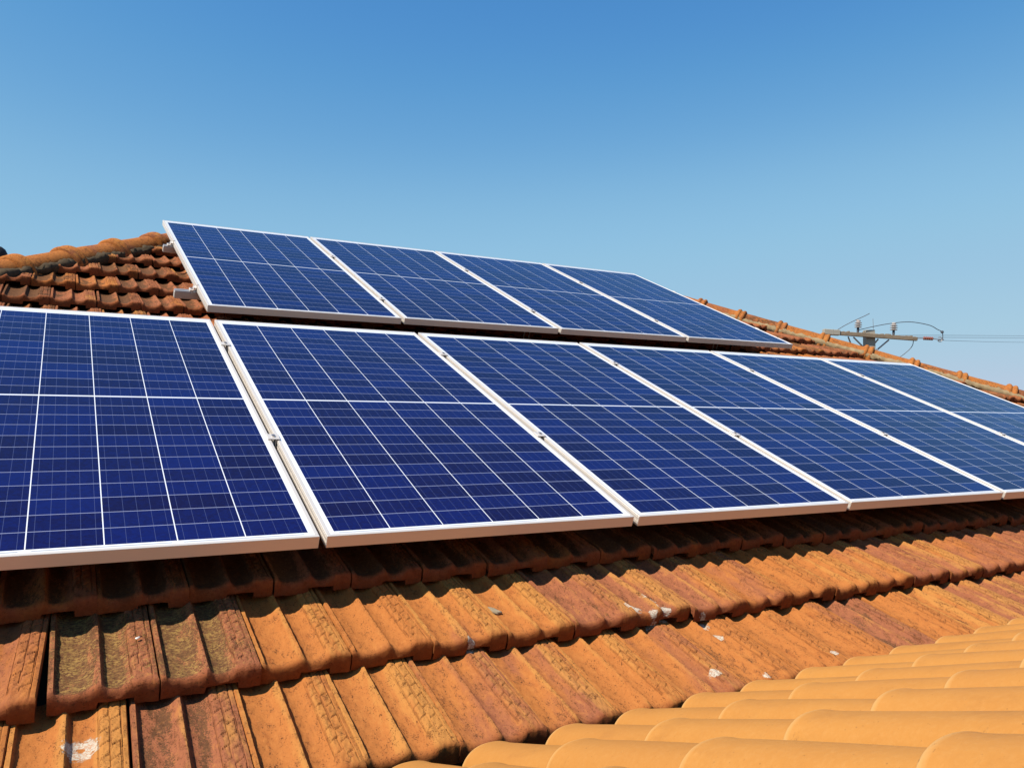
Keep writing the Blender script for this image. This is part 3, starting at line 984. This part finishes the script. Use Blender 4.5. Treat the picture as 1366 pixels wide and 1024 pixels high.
# ------------------------------------------------------------------ crumbs lying on the tiles
def stone(name, u, v, n, size, rz, label, mat, seed):
    import bmesh
    bm = bmesh.new(); bmesh.ops.create_icosphere(bm, subdivisions=3, radius=1)
    rg = random.Random(seed); ph = [rg.random() * 6 for _ in range(6)]
    for q in bm.verts:
        p = q.co
        f = 1 + .14 * math.sin(p.x * 3 + ph[0]) * math.sin(p.y * 4 + ph[1]) + .08 * math.sin(p.x * 9 + ph[2] + p.z * 7)
        q.co = Vector((p.x * size[0] * f, p.y * size[1] * f, max(p.z, -.55) * size[2] * f))
    me = bpy.data.meshes.new(name); bm.to_mesh(me); bm.free()
    for p in me.polygons: p.use_smooth = True
    o = link(name, me, mat)
    o.matrix_world = Matrix.Translation(W(u, v, n)) @ (RX @ Matrix.Rotation(rz, 3, 'Z')).to_4x4()
    tag(o, label, 'stone chip')


stone('mortar_chip', .430, -.170, -.1655, (.034, .012, .007), -.62, 'thin grey mortar chip lying in a channel of the sunlit tiles', M_STONE, 3)
stone('paint_fleck', -.452, -.142, -.146, (.006, .0035, .0015), .6, 'tiny shiny white fleck on the brick pattern of a lichen covered tile', M_ALU, 5)

# ------------------------------------------------------------------ black rounded vent behind the left hip
def ray(x, y, dist):
    d = CAM_R @ Vector(((x - 683) / 1085.33, -(y - 512) / 1085.33, -1))
    return CAM_P + d * dist


vp = empty('vent_pipe', ray(-4, 341, 5.2))
mb = MB(); mb.lathe([(.018, -.075), (.042, -.058), (.056, -.035), (.060, -.008), (.057, .018), (.045, .042), (.026, .057), (.006, .062)], 28); mb.build('pipe_cap', M_BLACK, vp)
mb = MB(); mb.lathe([(.024, -1.0), (.024, -.0751)], 20); mb.build('pipe', M_BLACK, vp)
tag(vp, 'small black rounded vent cap behind the hip at the left edge', 'vent pipe')

# ------------------------------------------------------------------ utility pole behind the right hip
D = 20.0
pc = ray(1160, 470, D)
left = ray(1096, 444, D); right = ray(1219, 453, D)
ax = (right - left).normalized()
fwd = CAM_R @ Vector((0, 0, -1)); fwd = Vector((fwd.x, fwd.y, 0)).normalized()
post_top = ray(1159, 440.5, D)
pole = empty('utility_pole', (post_top.x, post_top.y, GZ))
tag(pole, 'concrete utility pole with weathered crossarm and insulators behind the right hip', 'utility pole')


def pbuild(mb, name, mat, par):
    o = mb.build(name, mat, par)
    o.matrix_parent_inverse = Matrix.Translation(pole.location).inverted()
    return o


mb = MB()
PZ_ = post_top.z
yawp = math.atan2(ax.y, ax.x)
RP = Matrix.Translation((post_top.x, post_top.y, 0)) @ Matrix.Rotation(yawp, 4, 'Z')
mb.add([(-.17, -.14, GZ), (.17, -.14, GZ), (.17, .14, GZ), (-.17, .14, GZ), (-.11, -.09, PZ_), (.11, -.09, PZ_), (.11, .09, PZ_), (-.11, .09, PZ_)],
       [(3, 2, 1, 0), (4, 5, 6, 7), (0, 1, 5, 4), (1, 2, 6, 5), (2, 3, 7, 6), (3, 0, 4, 7)], False, RP)
pbuild(mb, 'post', M_CONC, pole)
side = Vector((-ax.y, ax.x, 0)).normalized()
if side.dot(fwd) > 0: side = -side                # towards the camera
upv = ax.cross(side); upv = upv if upv.z > 0 else -upv


def frame(o): return Matrix(((ax.x, side.x, upv.x, o.x), (ax.y, side.y, upv.y, o.y), (ax.z, side.z, upv.z, o.z), (0, 0, 0, 1)))


L_ = (right - left).length
FA = frame(left + side * .15)
mb = MB(); mb.box((.38, -.045, -.045), (L_, .045, .045), FA, .006)
rg = random.Random(4)
for q in range(26):
    x = .45 + (L_ - .55) * q / 25 + rg.gauss(0, .02)
    mb.box((x, -.051 + rg.random() * .01, .01 + rg.random() * .02), (x + .04 + rg.random() * .05, .03, .046 + rg.random() * .026), FA, .004)
pbuild(mb, 'crossarm', M_WOOD, pole)
mb = MB(); mb.box((-.02, -.07, -.055), (.375, .07, .075), FA, .008); mb.box((.19, -.073, -.057), (.20, .073, .077), FA)
pbuild(mb, 'concrete_arm', M_CONC, pole)
for (xa, za, xb, zb) in ((.75, -.06, 1.12, -.36), (1.62, -.06, 1.22, -.46), (1.36, -.06, 1.2, -.30), (.62, -.06, .72, -.22)):
    mb = MB(); mb.tube([FA @ Vector((xa, -.06, za)), FA @ Vector((xb, -.12, zb))], .019, 8); pbuild(mb, 'brace', M_STEEL, pole)
for px_ in (1140.8, 1188.2):
    b = ray(px_, 446, D) + side * .15
    x = (b - (left + side * .15)).dot(ax)
    F2 = FA @ Matrix.Translation((x, 0, .056))
    mb = MB(); mb.lathe([(.028, 0), (.030, .10), (.026, .115)], 12, F2); pin_mb = mb
    mb = MB(); mb.lathe([(.034, .116), (.085, .125), (.085, .133), (.04, .150), (.04, .168), (.088, .178), (.088, .186), (.04, .203), (.04, .22), (.082, .23), (.082, .238), (.036, .256), (.05, .272), (.05, .30), (.02, .31)], 20, F2)
    ins = pbuild(mb, 'insulator', M_PORC, pole)
    pin_mb.build('insulator_pin', M_WIRE, ins)
mb = MB()
s0, s1 = ray(1220, 452, D) + side * .15, ray(1247, 453.5, D) + side * .15
mb.tube([s0, ray(1228, 452, D) + side * .15], .012)
pbuild(mb, 'strain_link', M_STEEL, pole)
mb = MB()
mb.tube([ray(1240, 452.6, D) + side * .15, s1], .012)
pbuild(mb, 'strain_link', M_STEEL, pole)
mb = MB()
pa, pb_ = ray(1227.5, 452, D) + side * .15, ray(1240.5, 452.6, D) + side * .15
z_ = (pb_ - pa); Ln = z_.length
Ms = Matrix.Translation(pa) @ z_.to_track_quat('Z', 'Y').to_matrix().to_4x4()
pr_ = []
for q in range(5):
    t0_ = Ln * q / 5
    pr_ += [(.025, t0_), (.045, t0_ + Ln * .06), (.045, t0_ + Ln * .12), (.025, t0_ + Ln * .17)]
mb.lathe(pr_ + [(.022, Ln)], 16, Ms); pbuild(mb, 'strain_insulator', M_BROWN, pole)
mb = MB(); cl_ = ray(1250, 453.5, D) + side * .15
mb.tube([cl_ + upv * (.055 * math.sin(a)) + ax * (.055 * math.cos(a) - .01) for a in np.linspace(-2.6, 2.2, 12)], .013); mb.tube([s1, cl_ + ax * .08], .016)
pbuild(mb, 'wire_clamp', M_STEEL, pole)
mb = MB(); mb.tube([ray(1165, 447, D), ray(1165, 436, D), ray(1164.5, 425, D)], .006, 6); pbuild(mb, 'spike', M_STEEL, pole)


def curve(name, px, r, label, cat, group=None, depth=None):
    P = []
    n = len(px)
    for t_ in np.linspace(0, n - 1, (n - 1) * 8 + 1):
        i = min(int(t_), n - 2); f = t_ - i
        p = [px[max(i - 1, 0)], px[i], px[i + 1], px[min(i + 2, n - 1)]]
        c = [0.5 * ((2 * p[1][a]) + (-p[0][a] + p[2][a]) * f + (2 * p[0][a] - 5 * p[1][a] + 4 * p[2][a] - p[3][a]) * f * f + (-p[0][a] + 3 * p[1][a] - 3 * p[2][a] + p[3][a]) * f ** 3) for a in (0, 1, 2)]
        P.append(ray(*c))
    mb = MB(); mb.tube(P, r, 6)
    o = mb.build(name, M_WIRE, None)
    tag(o, label, cat, group)
    return o


D1 = D - .12
curve('jumper_wire', [(1144, 440.5, D1), (1165, 435.5, D1), (1188, 431.4, D1), (1214, 429.3, D1), (1239, 433.5, D1), (1250, 439, D1), (1257, 443.5, D1), (1257.4, 453.5, D1)], .009,
      'long black jumper wire arching over the right insulator down to the clamp', 'wire', 'jumper wires on the pole')
curve('jumper_wire', [(1112, 443, D1), (1127, 434, D1), (1141, 427, D1), (1152, 422, D1), (1160, 418, D1)], .009,
      'short black jumper wire rising over the left insulator', 'wire', 'jumper wires on the pole')
curve('jumper_wire', [(1218.5, 454.5, D1), (1217, 461, D1), (1211, 468, D1), (1199, 477, D1), (1185, 484, D1)], .009,
      'black wire drooping from the crossarm end behind the hip caps', 'wire', 'jumper wires on the pole')
mb = MB(); jc = ray(1256.8, 442.8, D1); mb.lathe([(.01, -.035), (.035, -.02), (.035, .02), (.01, .035)], 12, Matrix.Translation(jc))
cc_ = mb.build('wire_connector', M_WIRE); tag(cc_, 'small black connector knob on the jumper wire bend', 'connector')
curve('power_line', [(1180, 447.2, D + .3), (1257, 447.2, D + 1), (1330, 447.6, D + 6), (1440, 448.5, D + 14)], .0045, 'topmost thin power line leaving the pole to the right', 'power line', 'power lines')
curve('power_line', [(1200, 449.5, D + .2), (1257, 450, D + 1), (1330, 450.5, D + 6), (1440, 451.5, D + 14)], .0045, 'middle thin power line leaving the pole to the right', 'power line', 'power lines')
curve('power_line', [(1252, 453.7, D - .1), (1290, 455, D + 3), (1330, 456, D + 7), (1440, 457.5, D + 14)], .0045, 'lowest thin power line tied to the strain insulator', 'power line', 'power lines')
